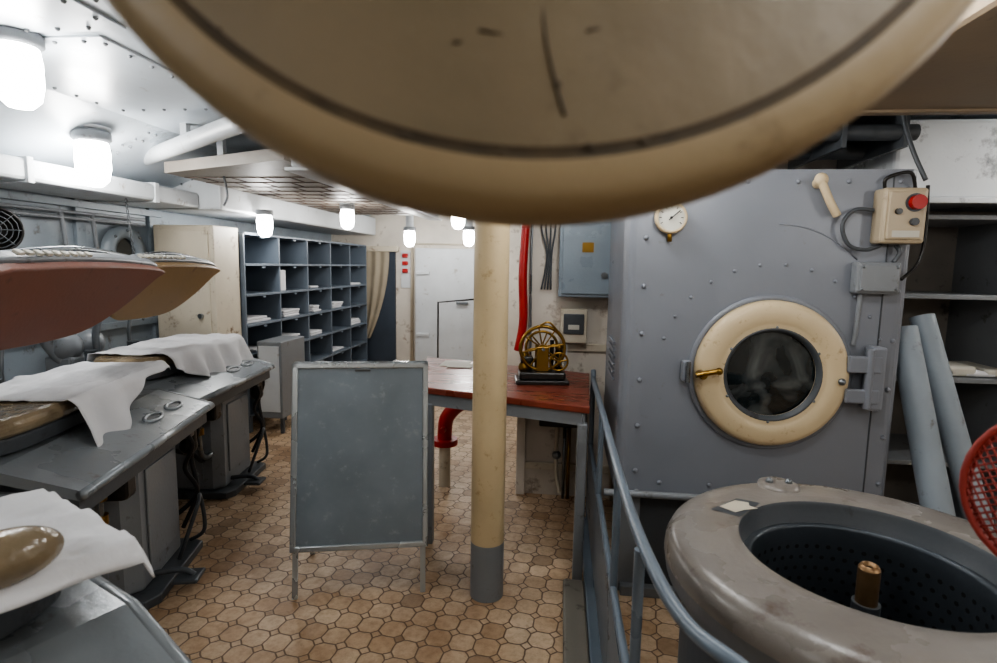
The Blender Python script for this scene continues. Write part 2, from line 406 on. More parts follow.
for x in (-3.27,-2.82): b.box((x-.02,4.22,0),(x+.02,4.27,.12),'greyd')
b.done()
b=B('side_cabinet')
b.box((-2.69,4.62,.14),(-2.46,5.08,.84),'grey',.01)
b.box((-2.67,4.61,.2),(-2.48,4.62,.8),'white',.004)
for x in (-2.67,-2.48):
    for y in (4.65,5.05): b.box((x-.015,y-.015,0),(x+.015,y+.015,.14),'greyd')
b.done()
b=B('window_1',T(XL+.03,3.95,1.6)@RY(90))
b.lathe([(.11,.0),(.11,.05),(.14,.06),(.19,.05),(.2,.0)],'bluegrey')
b.lathe([(0,.02),(.11,.02)],'glass')
for i in range(8):
    t=i*math.pi/4; b.ball((.165*math.cos(t),.165*math.sin(t),.055),.012,'steel',u=8,v=6)
b.tube([(.2,0,.03),(.27,0,.08),(.3,0,.0)],.012,'steel')
b.done()
b=B('wall_fan',T(XL+.02,2.95,1.70)@RZ(-35)@RY(90))
b.cyl((0,0,0),(0,0,.2),.03,'black'); b.lathe([(0,.16),(.08,.17),(.125,.22),(.13,.3),(.12,.31),(.118,.25),(.0,.24)],'black')
for r in (.03,.055,.08,.105): b.tube([(r*math.cos(t*math.pi/8),r*math.sin(t*math.pi/8),.305) for t in range(16)],.003,'greyd',seg=6,closed=True,smoothpts=False)
for i in range(8):
    t=i*math.pi/4; b.cyl((0,0,.31),(.12*math.cos(t),.12*math.sin(t),.305),.003,'greyd',seg=6)
b.done()
b=B('wall_conduits')
for z,r in ((1.86,.012),(1.82,.012),(1.25,.02)): b.cyl((XL+.07,.3,z),(XL+.07,4.15,z),r,'grey',seg=10)
for y in (2.5,3.4,3.65): b.tube([(XL+.07,y,1.86),(XL+.07,y+.03,1.5),(XL+.06,y,1.1),(XL+.07,y+.02,.4)],.014,'grey')
b.box((XL+.0,3.3,1.4),(XL+.1,3.45,1.6),'grey',.01)
b.done()
# ------------------------------------------------------------------ presses
def nz(x,y,s=1): return noise.noise(Vector((x*s,y*s,1.7)))
def press(ox,oy,rot,head=True,headmat='padbrown',hl=.58,padl=.6,hy=0.0,knob=False,L2=.6,FX=.38):
    X=T(ox,oy,0)@RZ(rot)
    b=B('steam_press',X)
    L=.6
    b.prism([(-.5,-.08),(.30,-.06),(.34,.0),(.34,.5),(.26,.54),(-.5,.54)],0,.045,'greyd',bev=.008)
    b.prism([(-.45,-.02),(.20,-.02),(.26,.03),(.26,.42),(.20,.48),(-.45,.48)],.045,.72,'grey',bev=.02)
    b.box((-.36,-.03,.12),(.14,-.018,.6),'grey',.004)
    b.box((.26,.08,.14),(.27,.38,.6),'grey',.004)
    for (x,z) in ((-.33,.16),(-.33,.56),(.11,.16),(.11,.56)): b.ball((x,-.03,z),.009,'steel',u=8,v=6)
    for z in (.4,.44,.48): b.box((-.25,-.036,z),(.03,-.028,z+.015),'greyd')
    FZ=.86-(FX-.12)*.3077
    b.add([(-.32,-L,.86),(.12,-L,.86),(FX,-L,FZ),(FX,L2,FZ),(.12,L2,.86),(-.32,L2,.86),
           (-.32,-L,.82),(.12,-L,.82),(FX-.005,-L,FZ-.035),(FX-.005,L2,FZ-.035),(.12,L2,.82),(-.32,L2,.82)],
          [[0,1,4,5],[1,2,3,4],[6,11,10,7],[7,10,9,8],[2,8,9,3],[0,6,7,1],[1,7,8,2],[5,4,10,11],[4,3,9,10],[0,5,11,6]],'steelpaint')
    b.tube([(FX,-L,FZ-.015),(FX,L2,FZ-.015)],.018,'steelpaint')
    b.tube([(FX,L2,FZ-.015),(.12,L2,.845),(-.32,L2,.845)],.018,'steelpaint',smoothpts=False)
    b.box((FX-.05,-L+.02,.68),(FX-.02,L2-.02,.76),'greyd')
    for yy in (.18,.40):
        pts=[]
        for i in range(20):
            t=i*math.pi/10; dx=.024*math.cos(t); dy=.07*math.sin(t)
            pts.append((.27+dx,yy+dy,.86-(.27+dx-.12)*.3077+.004))
        b.tube(pts,.009,'steelpaint',seg=6,closed=True,smoothpts=False)
        b.prism([(p[0],p[1]) for p in pts],0,.003,'greyd',X=Matrix(((1,0,0,0),(0,1,0,0),(-.3077,0,1,.86+.12*.3077+.001),(0,0,0,1))))
    for yy in (-L+.01,L-.03):
        b.prism([(-.3,.82),(.3,.76),(.2,.62),(-.3,.5)],yy,yy+.02,'grey',X=Matrix(((1,0,0,0),(0,0,1,0),(0,1,0,0),(0,0,0,1))))
    def outl(k,l):
        pts=[]
        for i in range(40):
            t=2*math.pi*i/40; c,s_=math.cos(t),math.sin(t)
            xx=math.copysign(abs(c)**.6,c)*.2*k; yy=math.copysign(abs(s_)**.45,s_)*l
            w=1-.28*max(0,(yy/l))**2
            pts.append((-.06+xx*w,yy))
        return pts
    b.prism(outl(.9,padl*.93),.87,.93,'greyd',bev=.01)
    b.prism(outl(1,padl),.93,1.0,'plastic',bev=.03)
    b.cyl((-.4,-.2,.0),(-.4,-.2,1.0),.035,'greyd'); b.cyl((-.4,.2,.6),(-.4,.2,1.0),.035,'greyd')
    b.tube([(.28,.50,.76),(.33,.53,.66),(.28,.56,.5),(.31,.53,.3),(.22,.48,.2)],.012,'rubber')
    b.tube([(.27,.36,.76),(.35,.40,.62),(.30,.42,.48),(.34,.46,.34),(.27,.44,.15)],.011,'rubber')
    b.tube([(.1,-.35,.82),(.2,-.32,.66),(.16,-.25,.45),(.18,-.14,.3),(.15,-.03,.25)],.012,'rubber')
    b.tube([(.0,-.3,.82),(.1,-.22,.6),(.02,-.18,.4),(.05,-.03,.3)],.014,'rubber')
    b.tube([(.22,-.2,.8),(.22,-.2,.4),(.2,-.1,.3),(.2,-.02,.3)],.016,'steel')
    b.tube([(-.1,-.25,.82),(-.1,-.25,.35),(-.1,-.15,.2),(-.1,-.03,.2)],.02,'grey')
    for z in (.5,.6,.7): b.cyl((.22,-.2,z-.02),(.22,-.2,z+.02),.028,'brass',seg=10)
    b.cyl((.3,.48,.58),(.3,.48,.74),.04,'black'); b.ball((.3,.48,.58),.045,'black')
    b.box((.27,.40,.64),(.34,.47,.74),'black',.012); b.box((.2,-.16,.55),(.3,-.06,.74),'black',.02)
    b.cyl((.24,-.3,.68),(.24,-.12,.68),.03,'steel')
    b.box((-.3,-.5,.74),(.2,-.44,.82),'greyd',.01)
    b.tube([(.3,.3,.05),(.38,.34,.3),(.36,.44,.32),(.36,.48,.12),(.28,.5,.05)],.010,'greyd')
    b.tube([(.1,.1,.06),(.36,.12,.09),(.44,.12,.06)],.014,'greyd'); b.box((.36,.06,.045),(.47,.18,.065),'greyd',.008)
    b.box((-.72,-.16,0),(-.55,.16,.95),'grey',.02)
    if knob:
        b.ball((.13,.42,1.045),.058,'plastic',sc=(1.0,1.6,.8),u=28,v=16); b.cyl((.02,.36,.9),(.12,.40,1.03),.02,'greyd')
    if head:
        for yy in (-.2,.2):
            b.tube([(-.62,yy*.6,.9),(-.68,yy,1.1),(-.6,yy,1.32),(-.35,yy,1.42),(-.1,yy,1.4)],.035,'grey',seg=12)
        b.tube([(-.5,0,.9),(-.5,0,1.1),(-.42,0,1.3)],.022,'steel')
        b.ball((-.62,-.1,1.0),.09,'grey'); b.ball((-.62,.1,1.0),.09,'grey')
        tilt=math.radians(58)
        H=Matrix(((0,math.cos(tilt),-math.sin(tilt),.03),(1,0,0,hy),(0,math.sin(tilt),math.cos(tilt),1.24),(0,0,0,1)))
        pts=[(-hl,.30),(-hl*.98,.10),(-hl*.8,.0),(-hl*.4,-.02),(0,-.02),(hl*.3,.0),(hl*.55,.06),(hl*.75,.14),(hl*.95,.25),(hl*1.05,.30),(hl*.6,.325),(0,.335),(-hl*.6,.33)]
        P=[]; n=len(pts)
        for i in range(n):
            p0,p1,p2,p3=[Vector(pts[(i+k)%n]) for k in (-1,0,1,2)]
            for j in range(5):
                t=j/5; P.append(.5*((2*p1)+(p2-p0)*t+(2*p0-5*p1+4*p2-p3)*t*t+(3*p1-p0-3*p2+p3)*t**3))
        b.prism([(p.x,p.y) for p in P],-.015,.03,headmat,X=H,bev=.01)
        b.prism([(p.x*1.0,.012+p.y*1.0) for p in P],.031,.085,'grey',X=H,bev=.012)
        b.box((-hl*.5,.05,.07),(hl*.5,.25,.15),'greyd',.02,X=H)
        b.tube([(-hl*.9,.30,.10),(0,.34,.11),(hl*.95,.30,.10)],.012,'steel',X=H)
        for i in range(9):
            b.box((-hl*.75+i*.05,.345,.04),(-hl*.75+i*.05+.03,.358,.065),'paper',.003,X=H)
        b.cyl((-.4,0,1.42),(-.1,0,1.46),.03,'steel')
        b.tube([(-.3,hl*.7,1.45),(-.45,hl*.75,1.3),(-.5,hl*.7,1.0),(-.45,.4,.7)],.012,'steel')
    b.done()
press(-2.09,2.08,15,hy=-.05)
press(-2.44,3.26,8,headmat='padlit',hl=.46,padl=.52,hy=-.27)
press(-1.22,.45,-25,head=False,knob=True,L2=.62,FX=.46)
def cloth(ox,oy,rot,ya,yb,front,back,seed,xf=.15,xb=-.26,ye=.6,skew=.0,zt=1.006,curl=.3,wr=1):
    X=T(ox,oy,0)@RZ(rot); b=B('white_cloth',X)
    def fn(u,v):
        y=ya+(yb-ya)*u
        q0=xb-back; q1=xf+front(u)
        q=q0+(q1-q0)*v
        y+=skew*v
        x=q; z=zt
        w=wr*.012*(nz(y*6+seed,q*6)+.6*nz(y*13,q*11+seed)+.35*nz(y*3,q*30+seed))
        if q>xf:
            d=q-xf
            fl=.02+curl*d
            x=xf+fl*min(1,d/.04); z=zt-max(0,d-.015)*.93
            w=.0; x+=.022*math.sin(y*26+seed)*min(1,d/.15)+.012*nz(y*9,q*5+seed)
        if q<xb:
            d=xb-q; x=xb-.02-.2*d; z=zt-d*.95
        if y>ye:
            d=y-ye; y=ye+.015+.35*d; z-=d*.85
        z+=max(w,-.004)+.004
        return (x,y,z)
    b.grid(fn,70,60,'cloth')
    return b.done(recalc=False,solid=.004)
cloth(-2.09,2.08,15,-.25,.62,lambda u:.05+.28*max(0,1-abs(u-.06)*1.7),.05,1.3)
cloth(-2.44,3.26,8,-.40,.74,lambda u:.10+.14*math.sin(u*3.1)+.05*u,.05,5.1,ye=.54)
cloth(-1.22,.45,-25,-.05,.64,lambda u:.012+.05*u,.06,9.4,wr=1.8)
b=B('hanging_chain')
for i in range(24):
    z=1.94-.035*i; X_=T(-2.95,3.52+.004*i,z)@RZ(90*(i%2))@RX(90)
    b.tube([(.008*math.cos(t*math.pi/4),.017*math.sin(t*math.pi/4),0) for t in range(8)],.003,'greyd',seg=5,closed=True,smoothpts=False,X=X_)
b.done()
# ------------------------------------------------------------------ A-board
Lp=Vector((-1.193,2.272,0)); Rp=Vector((-.60,2.42,0))
ax=(Rp-Lp).normalized(); back=Vector((-ax.y,ax.x,0)); W=(Rp-Lp).length
h=1.075; lean=.19
upv=(back*lean+Vector((0,0,h))); Hl=upv.length; upv.normalize()
nrm=ax.cross(upv)
Xb=Matrix(((ax.x,upv.x,nrm.x,Lp.x),(ax.y,upv.y,nrm.y,Lp.y),(ax.z,upv.z,nrm.z,0.0),(0,0,0,1)))
b=B('a_frame_sign_board')
def leaf(X):
    b.box((.0,.235,-.008),(W,Hl,.006),'board',X=X)
    t=.028
    for lo,hi in (((-.012,.215),(t-.012,Hl)),((W-t+.012,.215),(W+.012,Hl)),((-.012,.215),(W+.012,.215+t)),((-.012,Hl-t),(W+.012,Hl))):
        b.box((lo[0],lo[1],-.014),(hi[0],hi[1],.016),'alu',.006,X=X)
    for x in (0.0,W-.025): b.box((x,.0,-.012),(x+.025,.24,.006),'alu',.004,X=X)
leaf(Xb)
off=back*(lean*2+.03); up2=(-back*lean+Vector((0,0,h))).normalized(); n2=ax.cross(up2)
Xr=Matrix(((ax.x,up2.x,n2.x,Lp.x+off.x),(ax.y,up2.y,n2.y,Lp.y+off.y),(ax.z,up2.z,n2.z,0),(0,0,0,1)))
leaf(Xr)
tp=Lp+Vector((0,0,h))+back*(lean+.015)
for f in (.2,.8):
    c=tp+ax*W*f; b.box((c.x-.04,c.y-.02,c.z-.02),(c.x+.04,c.y+.02,c.z+.004),'alu',.004)
c=tp+ax*W*.55; b.cyl(c-ax*.05+Vector((0,-.03,-.03)),c+ax*.02+Vector((0,-.03,-.03)),.009,'steel')
b.done()
# ------------------------------------------------------------------ pillar
b=B('support_pillar')
b.cyl((-.31,2.45,.27),(-.31,2.45,CE),.078,'pillar',seg=40,caps=False)
b.cyl((-.31,2.45,0),(-.31,2.45,.27),.0785,'grey',seg=40,caps=False)
b.lathe([(.078,2.3),(.1,2.33),(.12,CE)],'pillar',T(-.31,2.45,0))
b.done()
# ------------------------------------------------------------------ table
b=B('work_table')
Q=[(-.72,2.87),(.15,2.60),(.19,3.46),(-.95,3.86)]
b.prism(Q,.855,.89,'wood',bev=.006)
def inset(p,k):
    c=Vector((-.34,3.2)); v=Vector(p); return c+(v-c)*k
Qi=[inset(p,.94) for p in Q]
for i in range(4):
    p,q=Qi[i],Qi[(i+1)%4]; d=(q-p).normalized(); n=Vector((-d.y,d.x))*.012
    b.prism([p-n,q-n,q+n,p+n],.79,.855,'grey')
for p in Qi:
    b.box((p.x-.025,p.y-.025,0),(p.x+.025,p.y+.025,.8),'grey',.006)
p,q=Qi[1],Qi[2]
b.cyl((p.x,p.y,.25),(q.x,q.y,.25),.015,'grey')
b.done()
b=B('brass_wheel_machine',T(-.1,3.13,.89)@RZ(8))
b.box((-.15,-.09,0),(.15,.09,.025),'black',.006); b.box((-.13,-.075,.025),(.13,.075,.07),'black',.01)
for y in (-.05,.04):
    b.box((-.035,y,.07),(.035,y+.012,.21),'brass',.004)
b.cyl((0,-.08,.2),(0,.07,.2),.009,'steel')
def wheel(cx,cy,cz,R,n,k,tw=.008):
    X=T(cx,cy,cz)@RX(90)
    b.tube([(R*math.cos(i*math.pi/16),R*math.sin(i*math.pi/16),0) for i in range(32)],tw,k,seg=8,closed=True,smoothpts=False,X=X)
    b.cyl((0,0,-.015),(0,0,.015),R*.2,k,X=X,seg=16)
    for i in range(n):
        t=2*math.pi*i/n+.2; b.cyl((0,0,0),(R*math.cos(t),R*math.sin(t),0),.005,k,seg=6,X=X)
wheel(0,-.03,.2,.125,8,'brass',.01); wheel(.0,.02,.2,.09,6,'brass'); wheel(.09,-.06,.13,.05,5,'brass',.006)
b.lathe([(0,.0),(.03,.0),(.035,.02),(.012,.06),(.012,.1),(0,.1)],'brass',T(-.1,0,.07),seg=20)
b.cyl((.1,.02,.07),(.1,.02,.2),.02,'black'); b.ball((.1,.02,.2),.024,'brass')
b.box((-.12,-.02,.07),(-.05,.05,.15),'black',.01); b.cyl((.06,.03,.07),(.06,.03,.24),.012,'black')
b.tube([(-.02,-.05,.33),(.03,-.05,.35),(.08,-.05,.3)],.006,'brass')
b.done()
b=B('wooden_box'); b.box((-.50,3.32,.892),(-.38,3.42,.96),'wood',.004); b.box((-.505,3.315,.95),(-.375,3.425,.965),'wood',.004); b.done()
b=B('paper_sheets'); b.box((-.78,3.5,.8905),(-.6,3.7,.894),'paper',X=None); b.box((-.72,3.45,.8945),(-.56,3.6,.897),'paper'); b.done()
# ------------------------------------------------------------------ bulkhead things
b=B('electrical_cabinet'); b.box((-.02,3.51,1.36),(.34,3.65,1.83),'elec',.008); b.box((.0,3.495,1.38),(.32,3.51,1.81),'elec',.006)
b.box((.12,3.49,1.64),(.19,3.496,1.70),'brass')
for z in (1.45,1.74): b.cyl((.33,3.49,z-.03),(.33,3.49,z+.03),.012,'steel',seg=8)
for x in (.05,.17,.28): b.tube([(x,3.58,1.83),(x,3.6,2.0),(x+.02,3.61,CE)],.014,'white')
b.cyl((.26,3.49,1.5),(.26,3.48,1.5),.02,'steel')
b.done()
b=B('meter_box'); b.box((.0,3.57,1.06),(.17,3.65,1.28),'cream',.006); b.box((.02,3.56,1.12),(.15,3.571,1.25),'greyd',.004); b.box((.05,3.555,1.15),(.12,3.561,1.18),'paper')
b.tube([(.04,3.6,1.06),(.04,3.61,.9)],.01,'white'); b.done()
b=B('red_fire_hose')
b.tube([(-.235,3.58,2.1),(-.24,3.58,1.8),(-.25,3.57,1.5),(-.24,3.57,1.2),(-.27,3.57,1.0)],.028,'red')
b.tube([(-.19,3.6,2.1),(-.20,3.6,1.6),(-.19,3.6,.95)],.008,'steel')
b.box((-.27,3.58,2.05),(-.18,3.622,2.12),'steel',.005); b.done()
b=B('hanging_cables')
for i in range(4): b.tube([(-.12+.02*i,3.63,1.95),(-.14+.03*i,3.62,1.8),(-.1+.01*i,3.62,1.62),(-.13+.02*i,3.62,1.4)],.006,'greyd',seg=6)
b.done()
b=B('wall_switch_box'); b.box((-.12,3.56,.5),(.14,3.65,.64),'black',.01)
for x in (-.06,0,.07): b.cyl((x,3.55,.57),(x,3.56,.57),.02,'greyd',seg=12)
b.tube([(.0,3.6,.5),(.0,3.6,.2),(.03,3.55,.06)],.014,'cream'); b.tube([(.05,3.6,.5),(.05,3.6,.0)],.01,'steel')
b.ball((.0,3.6,.3),.03,'steel'); b.tube([(.08,3.6,.5),(.08,3.6,.0)],.012,'brass')
b.done()
b=B('red_pipe_valve')
b.tube([(-.52,3.72,.62),(-.66,3.7,.6),(-.76,3.7,.5),(-.78,3.7,.40),(-.78,3.7,.32)],.05,'red',seg=14)
b.cyl((-.78,3.7,.30),(-.78,3.7,.34),.09,'red'); b.cyl((-.78,3.7,0),(-.78,3.7,.30),.04,'cream'); b.cyl((-.52,3.72,.0),(-.52,3.72,.66),.03,'cream')
b.cyl((-.78,3.6,.42),(-.78,3.7,.42),.02,'red'); b.done()
# ------------------------------------------------------------------ washing machine
b=B('washing_machine')
mx0,mx1,my0,my1,mz0,mz1=.27,1.45,2.5,3.3,.53,1.97
bm=bmesh.new(); bmesh.ops.create_cube(bm,size=1)
for v in bm.verts: v.co=Vector(((mx0+mx1)/2+v.co.x*(mx1-mx0),(my0+my1)/2+v.co.y*(my1-my0),(mz0+mz1)/2+v.co.z*(mz1-mz0)))
ed=[e for e in bm.edges if abs(e.verts[0].co.z-e.verts[1].co.z)>.5]
bmesh.ops.bevel(bm,geom=ed,offset=.05,segments=5,affect='EDGES',profile=.5)
b.addbm(bm,'machine')
b.box((mx0+.02,my0+.03,mz0-.03),(mx1-.02,my1-.02,mz0),'greyd',.005)
b.box((mx0+.08,my0+.12,.0),(mx1-.08,my1-.05,mz0-.03),'greyd',.01)
b.box((mx0+.03,my0+.06,0),(mx0+.13,my0+.16,mz0-.03),'grey',.006); b.box((mx1-.13,my0+.06,0),(mx1-.03,my0+.16,mz0-.03),'grey',.006)
b.box((mx0+.05,my0+.02,.0),(mx1-.05,my0+.06,.05),'grey',.005)
b.cyl((mx0-.05,my0-.03,.53),(mx1+.02,my0-.03,.53),.016,'grey')
for x in (mx0+.1,mx1-.1): b.cyl((x,my0-.03,.53),(x,my0+.05,.53),.012,'grey')
for x in (mx0+.09,mx1-.05):
    for i in range(7): b.ball((x,my0-.001,mz0+.1+i*.21),.011,'machine',u=8,v=6)
for i in range(5): b.ball((mx0+.2+i*.22,my0-.001,mz0+.05),.010,'machine',u=8,v=6)
for i in range(6): b.ball((mx0+.1+i*.2,my0-.001,mz1-.05),.010,'machine',u=8,v=6)
b.box((mx1-.11,my0-.004,mz0+.02),(mx1-.106,my0,mz1-.02),'greyd')
dc=(.907,my0,1.105)
for i in range(12):
    t=math.radians(20+i*13); b.ball((dc[0]+.47*math.cos(t),my0-.001,dc[2]+.47*math.sin(t)),.008,'machine',u=8,v=6)
b.tube([(dc[0]+.50*math.cos(math.radians(50+i*5)),my0,dc[2]+.62*math.sin(math.radians(50+i*5))+.02) for i in range(9)],.004,'machine',seg=6,smoothpts=False)
for i in range(6): b.box((mx0-.012,2.72,1.0+i*.035),(mx0,3.0,1.015+i*.035),'machine',.003)
Xd=T(*dc)@RX(90)
b.lathe([(.34,-.002),(.34,.01),(.33,.015),(.32,.012)],'machine',Xd,seg=64)
b.lathe([(.182,.03),(.19,.05),(.2,.056),(.215,.05),(.225,.056),(.25,.060),(.29,.060),(.308,.052),(.318,.03),(.318,0)],'ring',Xd,seg=72)
b.lathe([(.182,.03),(.192,.052),(.2,.054),(.205,.05)],'greyd',T(dc[0],dc[1]-.003,dc[2])@RX(90),seg=64)
b.lathe([(0,.032),(.1,.03),(.185,.022)],'glass',Xd,seg=48)
for i in range(6):
    t=i*math.pi/3+.5; b.ball((.205*math.cos(t),.205*math.sin(t),.052),.007,'steel',u=8,v=6,X=Xd)
b.box((1.2,my0-.075,1.13),(1.33,my0-.05,1.2),'machine',.006); b.box((1.2,my0-.075,1.0),(1.33,my0-.05,1.06),'machine',.006)
b.box((1.29,my0-.07,.97),(1.35,my0,1.24),'machine',.01); b.cyl((1.285,my0-.065,.98),(1.285,my0-.065,1.23),.016,'machine')
b.ball((1.18,my0-.07,1.09),.015,'steel')
b.cyl((.61,my0,1.1),(.61,my0-.1,1.1),.018,'brass'); b.cyl((.58,my0-.095,1.1),(.67,my0-.095,1.12),.012,'brass'); b.ball((.675,my0-.095,1.12),.016,'brass')
b.box((.535,my0-.05,1.06),(.575,my0,1.15),'machine',.008); b.cyl((.555,my0-.06,1.06),(.555,my0-.06,1.15),.010,'steel')
b.done()
b=B('pressure_gauge',T(.455,2.498,1.765)@RX(90))
b.lathe([(0,0.001),(.066,.001),(.068,.03),(.062,.042),(.055,.038)],'ring'); b.lathe([(0,.034),(.056,.034)],'dial')
for i in range(9):
    t=math.radians(-30+i*30); b.cyl((.04*math.cos(t),.04*math.sin(t),.035),(.05*math.cos(t),.05*math.sin(t),.035),.002,'black',seg=4)
b.cyl((-.01,-.01,.037),(.035,.03,.037),.0025,'black',seg=5); b.ball((0,0,.036),.006,'black')
b.tube([(0,-.05,.01),(-.0,-.1,.02)],.01,'brass'); b.done()
b=B('door_handle_lever',T(1.065,2.495,1.855)@RY(-20))
b.cyl((0,-.0,.06),(0,-.04,.06),.022,'ring'); b.tube([(0,-.035,.085),(0.0,-.045,.03),(.008,-.045,-.04),(.02,-.04,-.09)],.016,'ring'); b.ball((.0,-.04,.07),.028,'ring',sc=(1,.6,1)); b.done()
b=B('control_box')
b.box((1.265,2.41,1.665),(1.43,2.498,1.885),'ctrl',.012); b.box((1.28,2.4,1.68),(1.415,2.412,1.87),'ctrl',.008)
b.cyl((1.375,2.4,1.825),(1.375,2.37,1.825),.028,'red'); b.cyl((1.375,2.405,1.825),(1.375,2.395,1.825),.036,'greyd')
b.cyl((1.375,2.4,1.75),(1.375,2.385,1.75),.015,'greyd'); b.cyl((1.315,2.4,1.79),(1.315,2.388,1.79),.012,'black')
b.box((1.30,2.397,1.69),(1.40,2.401,1.715),'paper')
b.done()
b=B('junction_box')
b.box((1.205,2.44,1.46),(1.375,2.498,1.59),'grey',.01); b.box((1.215,2.432,1.47),(1.365,2.442,1.58),'grey',.006)
for x in (1.225,1.355):
    for z in (1.48,1.57): b.ball((x,2.432,z),.006,'steel',u=8,v=6)
b.tube([(1.24,2.47,1.46),(1.24,2.48,1.3),(1.235,2.485,1.24)],.009,'grey')
b.tube([(1.3,2.47,1.66),(1.24,2.46,1.64),(1.17,2.46,1.66),(1.14,2.46,1.74),(1.18,2.46,1.80),(1.255,2.46,1.8)],.008,'greyd')
b.tube([(1.36,2.47,1.66),(1.37,2.46,1.63),(1.35,2.46,1.59)],.009,'greyd')
b.tube([(1.3,2.48,1.89),(1.3,2.47,1.93),(1.38,2.46,1.95),(1.41,2.47,1.89)],.007,'black')
b.tube([(1.45,2.46,1.9),(1.47,2.48,1.75),(1.46,2.48,1.6),(1.39,2.47,1.52)],.007,'black')
b.tube([(1.44,2.46,1.92),(1.40,2.5,2.05),(1.38,2.55,2.2),(1.38,2.56,CE)],.009,'greyd')
b.done()
b=B('overhead_pipes')
for y,z,r in ((2.7,2.16,.035),(2.85,2.2,.03),(3.0,2.14,.04),(3.2,2.22,.04)): b.cyl((.35,y,z),(1.52,y,z),r,'greyd',seg=14)
for x in (.6,1.2,1.45): b.box((x,2.66,2.09),(x+.02,3.25,CE),'greyd')
b.done()
b=B('overhead_duct'); b.box((.95,.9,2.16),(3.0,2.36,2.34),'beige',.02); b.box((.94,2.33,2.15),(3.0,2.38,2.35),'beige',.006)
b.done()
b=B('storage_rack')
sx0,sx1,sy0,sy1=1.62,3.05,3.05,3.6
for x in (sx0,sx1-.03,2.3): b.box((x,sy0,0),(x+.03,sy1,1.85),'grey',.004)
b.box((sx0,sy1-.02,0),(sx1,sy1,1.85),'darkwood')
for z in (.12,.55,1.0,1.43,1.83): b.box((sx0+.03,sy0+.01,z-.012),(sx1-.03,sy1-.02,z+.012),'grey',.003)
b.done()
b=B('folded_clothes')
for i in range(5):
    x=1.8+i*.1; b.box((x,3.10,1.0125+.001*i),(x+.16,3.4,1.045+.012*(i%3)),'cloth' if i%2 else 'paper',.015,seg=3)
b.box((1.75,3.12,1.055),(1.95,3.4,1.085),'cloth',.014,seg=3); b.done()
b=B('white_air_trunk'); b.box((1.58,2.95,1.9),(3.05,3.5,2.28),'peel',.02); b.box((1.57,2.93,1.885),(3.05,2.96,1.91),'peel',.004); b.done()
b=B('leaning_board')
b.cyl((1.54,2.68,1.3),(1.64,2.22,.0),.055,'bluegrey',r2=.06,seg=20); b.done()
b=B('leaning_board')
b.cyl((1.66,2.76,1.35),(1.86,2.27,.0),.05,'bluegrey',seg=20); b.done()
# ------------------------------------------------------------------ guard rail
b=B('guard_rail')
b.tube([(.2,3.22,.05),(.2,3.22,.88),(.2,3.16,.9),(.2,2.4,.9),(.2,1.6,.9),(.215,1.2,.9),(.25,.98,.9),(.33,.84,.9),(.36,.8,.8),(.36,.8,.0)],.015,'slate')
b.tube([(.2,3.22,.5),(.2,2.4,.5),(.2,1.5,.5),(.22,1.15,.5),(.3,.9,.5),(.36,.8,.5)],.013,'slate')
for y in (2.5,1.75,1.25): b.cyl((.2,y,0.05),(.2,y,.9),.013,'slate',seg=12)
b.box((.188,1.3,.12),(.194,3.2,.48),'slate')
b.done()
b=B('floor_curb'); b.box((.05,.3,0),(.15,2.55,.05),'conc',.01); b.box((.152,.3,0),(.24,3.25,.045),'slate',.008); b.done()
# ------------------------------------------------------------------ extractor
cx,cy=.79,1.41
b=B('spin_extractor',T(cx,cy,0))
b.lathe([(.46,.0),(.46,.06),(.44,.08),(.44,.7),(.47,.72),(.488,.75),(.494,.79)],'extbody',seg=80)
b.lathe([(.494,.79),(.492,.812),(.483,.832),(.468,.845),(.445,.852),(.40,.855),(.34,.857),(.312,.857),(.305,.852)],'ext',seg=96)
b.lathe([(.305,.852),(.300,.842),(.298,.80),(.290,.79),(.288,.74)],'greyd',seg=80)
b.lathe([(.296,.79),(.272,.797),(.268,.785),(.275,.74),(.275,.35)],'basket',seg=80)
b.lathe([(.275,.35),(.2,.34),(.12,.38),(.06,.5),(.045,.6),(.04,.68),(0,.68)],'basket',seg=48)
b.cyl((0,0,.72),(0,0,.81),.025,'bronze'); b.lathe([(.025,.81),(.02,.82),(.016,.82),(.014,.81),(0,.81)],'bronze',seg=24); b.cyl((0,0,.66),(0,0,.72),.032,'greyd')
for r_ in range(11):
    for i in range(56):
        t=2*math.pi*(i+.5*(r_%2))/56; z=.725-r_*.034
        c=Vector((.2735*math.cos(t),.2735*math.sin(t),z)); tn=Vector((-math.sin(t),math.cos(t),0))
        b.add([c+tn*.007*math.cos(a*math.pi/3)+Vector((0,0,.007*math.sin(a*math.pi/3))) for a in range(6)],[list(range(6))],'hole')
b.lathe([(0,.012),(.05,.012),(.062,.006),(.064,-.002)],'ext',X=T(-.07,.41,.855),seg=28)
for dx in (-.03,.03): b.ball((-.07+dx,.41,.870),.012,'steel',u=10,v=6)
b.add([(-.34,.19,.8575),(-.24,.28,.858),(-.18,.255,.858),(-.27,.15,.8575)],[[0,1,2,3]],'greyd')
b.add([(-.31,.21,.859),(-.25,.262,.859),(-.215,.25,.859),(-.22,.228,.859),(-.20,.212,.859),(-.245,.195,.859),(-.275,.175,.859)],[[0,1,2,3,4,5,6]],'cream')
for i in range(10):
    t=i*math.pi/5+.2; b.ball((.47*math.cos(t),.47*math.sin(t),.735),.012,'steel',u=8,v=6)
for i in range(3):
    t=i*2.094+.9; b.box((.40*math.cos(t)-.06,.40*math.sin(t)-.06,0),(.40*math.cos(t)+.06,.40*math.sin(t)+.06,.03),'greyd',.01)
b.done(recalc=False)
b=B('red_wire_guard',T(.775,.88,1.215)@RZ(-45)@RY(14)@RX(82))
R=.135
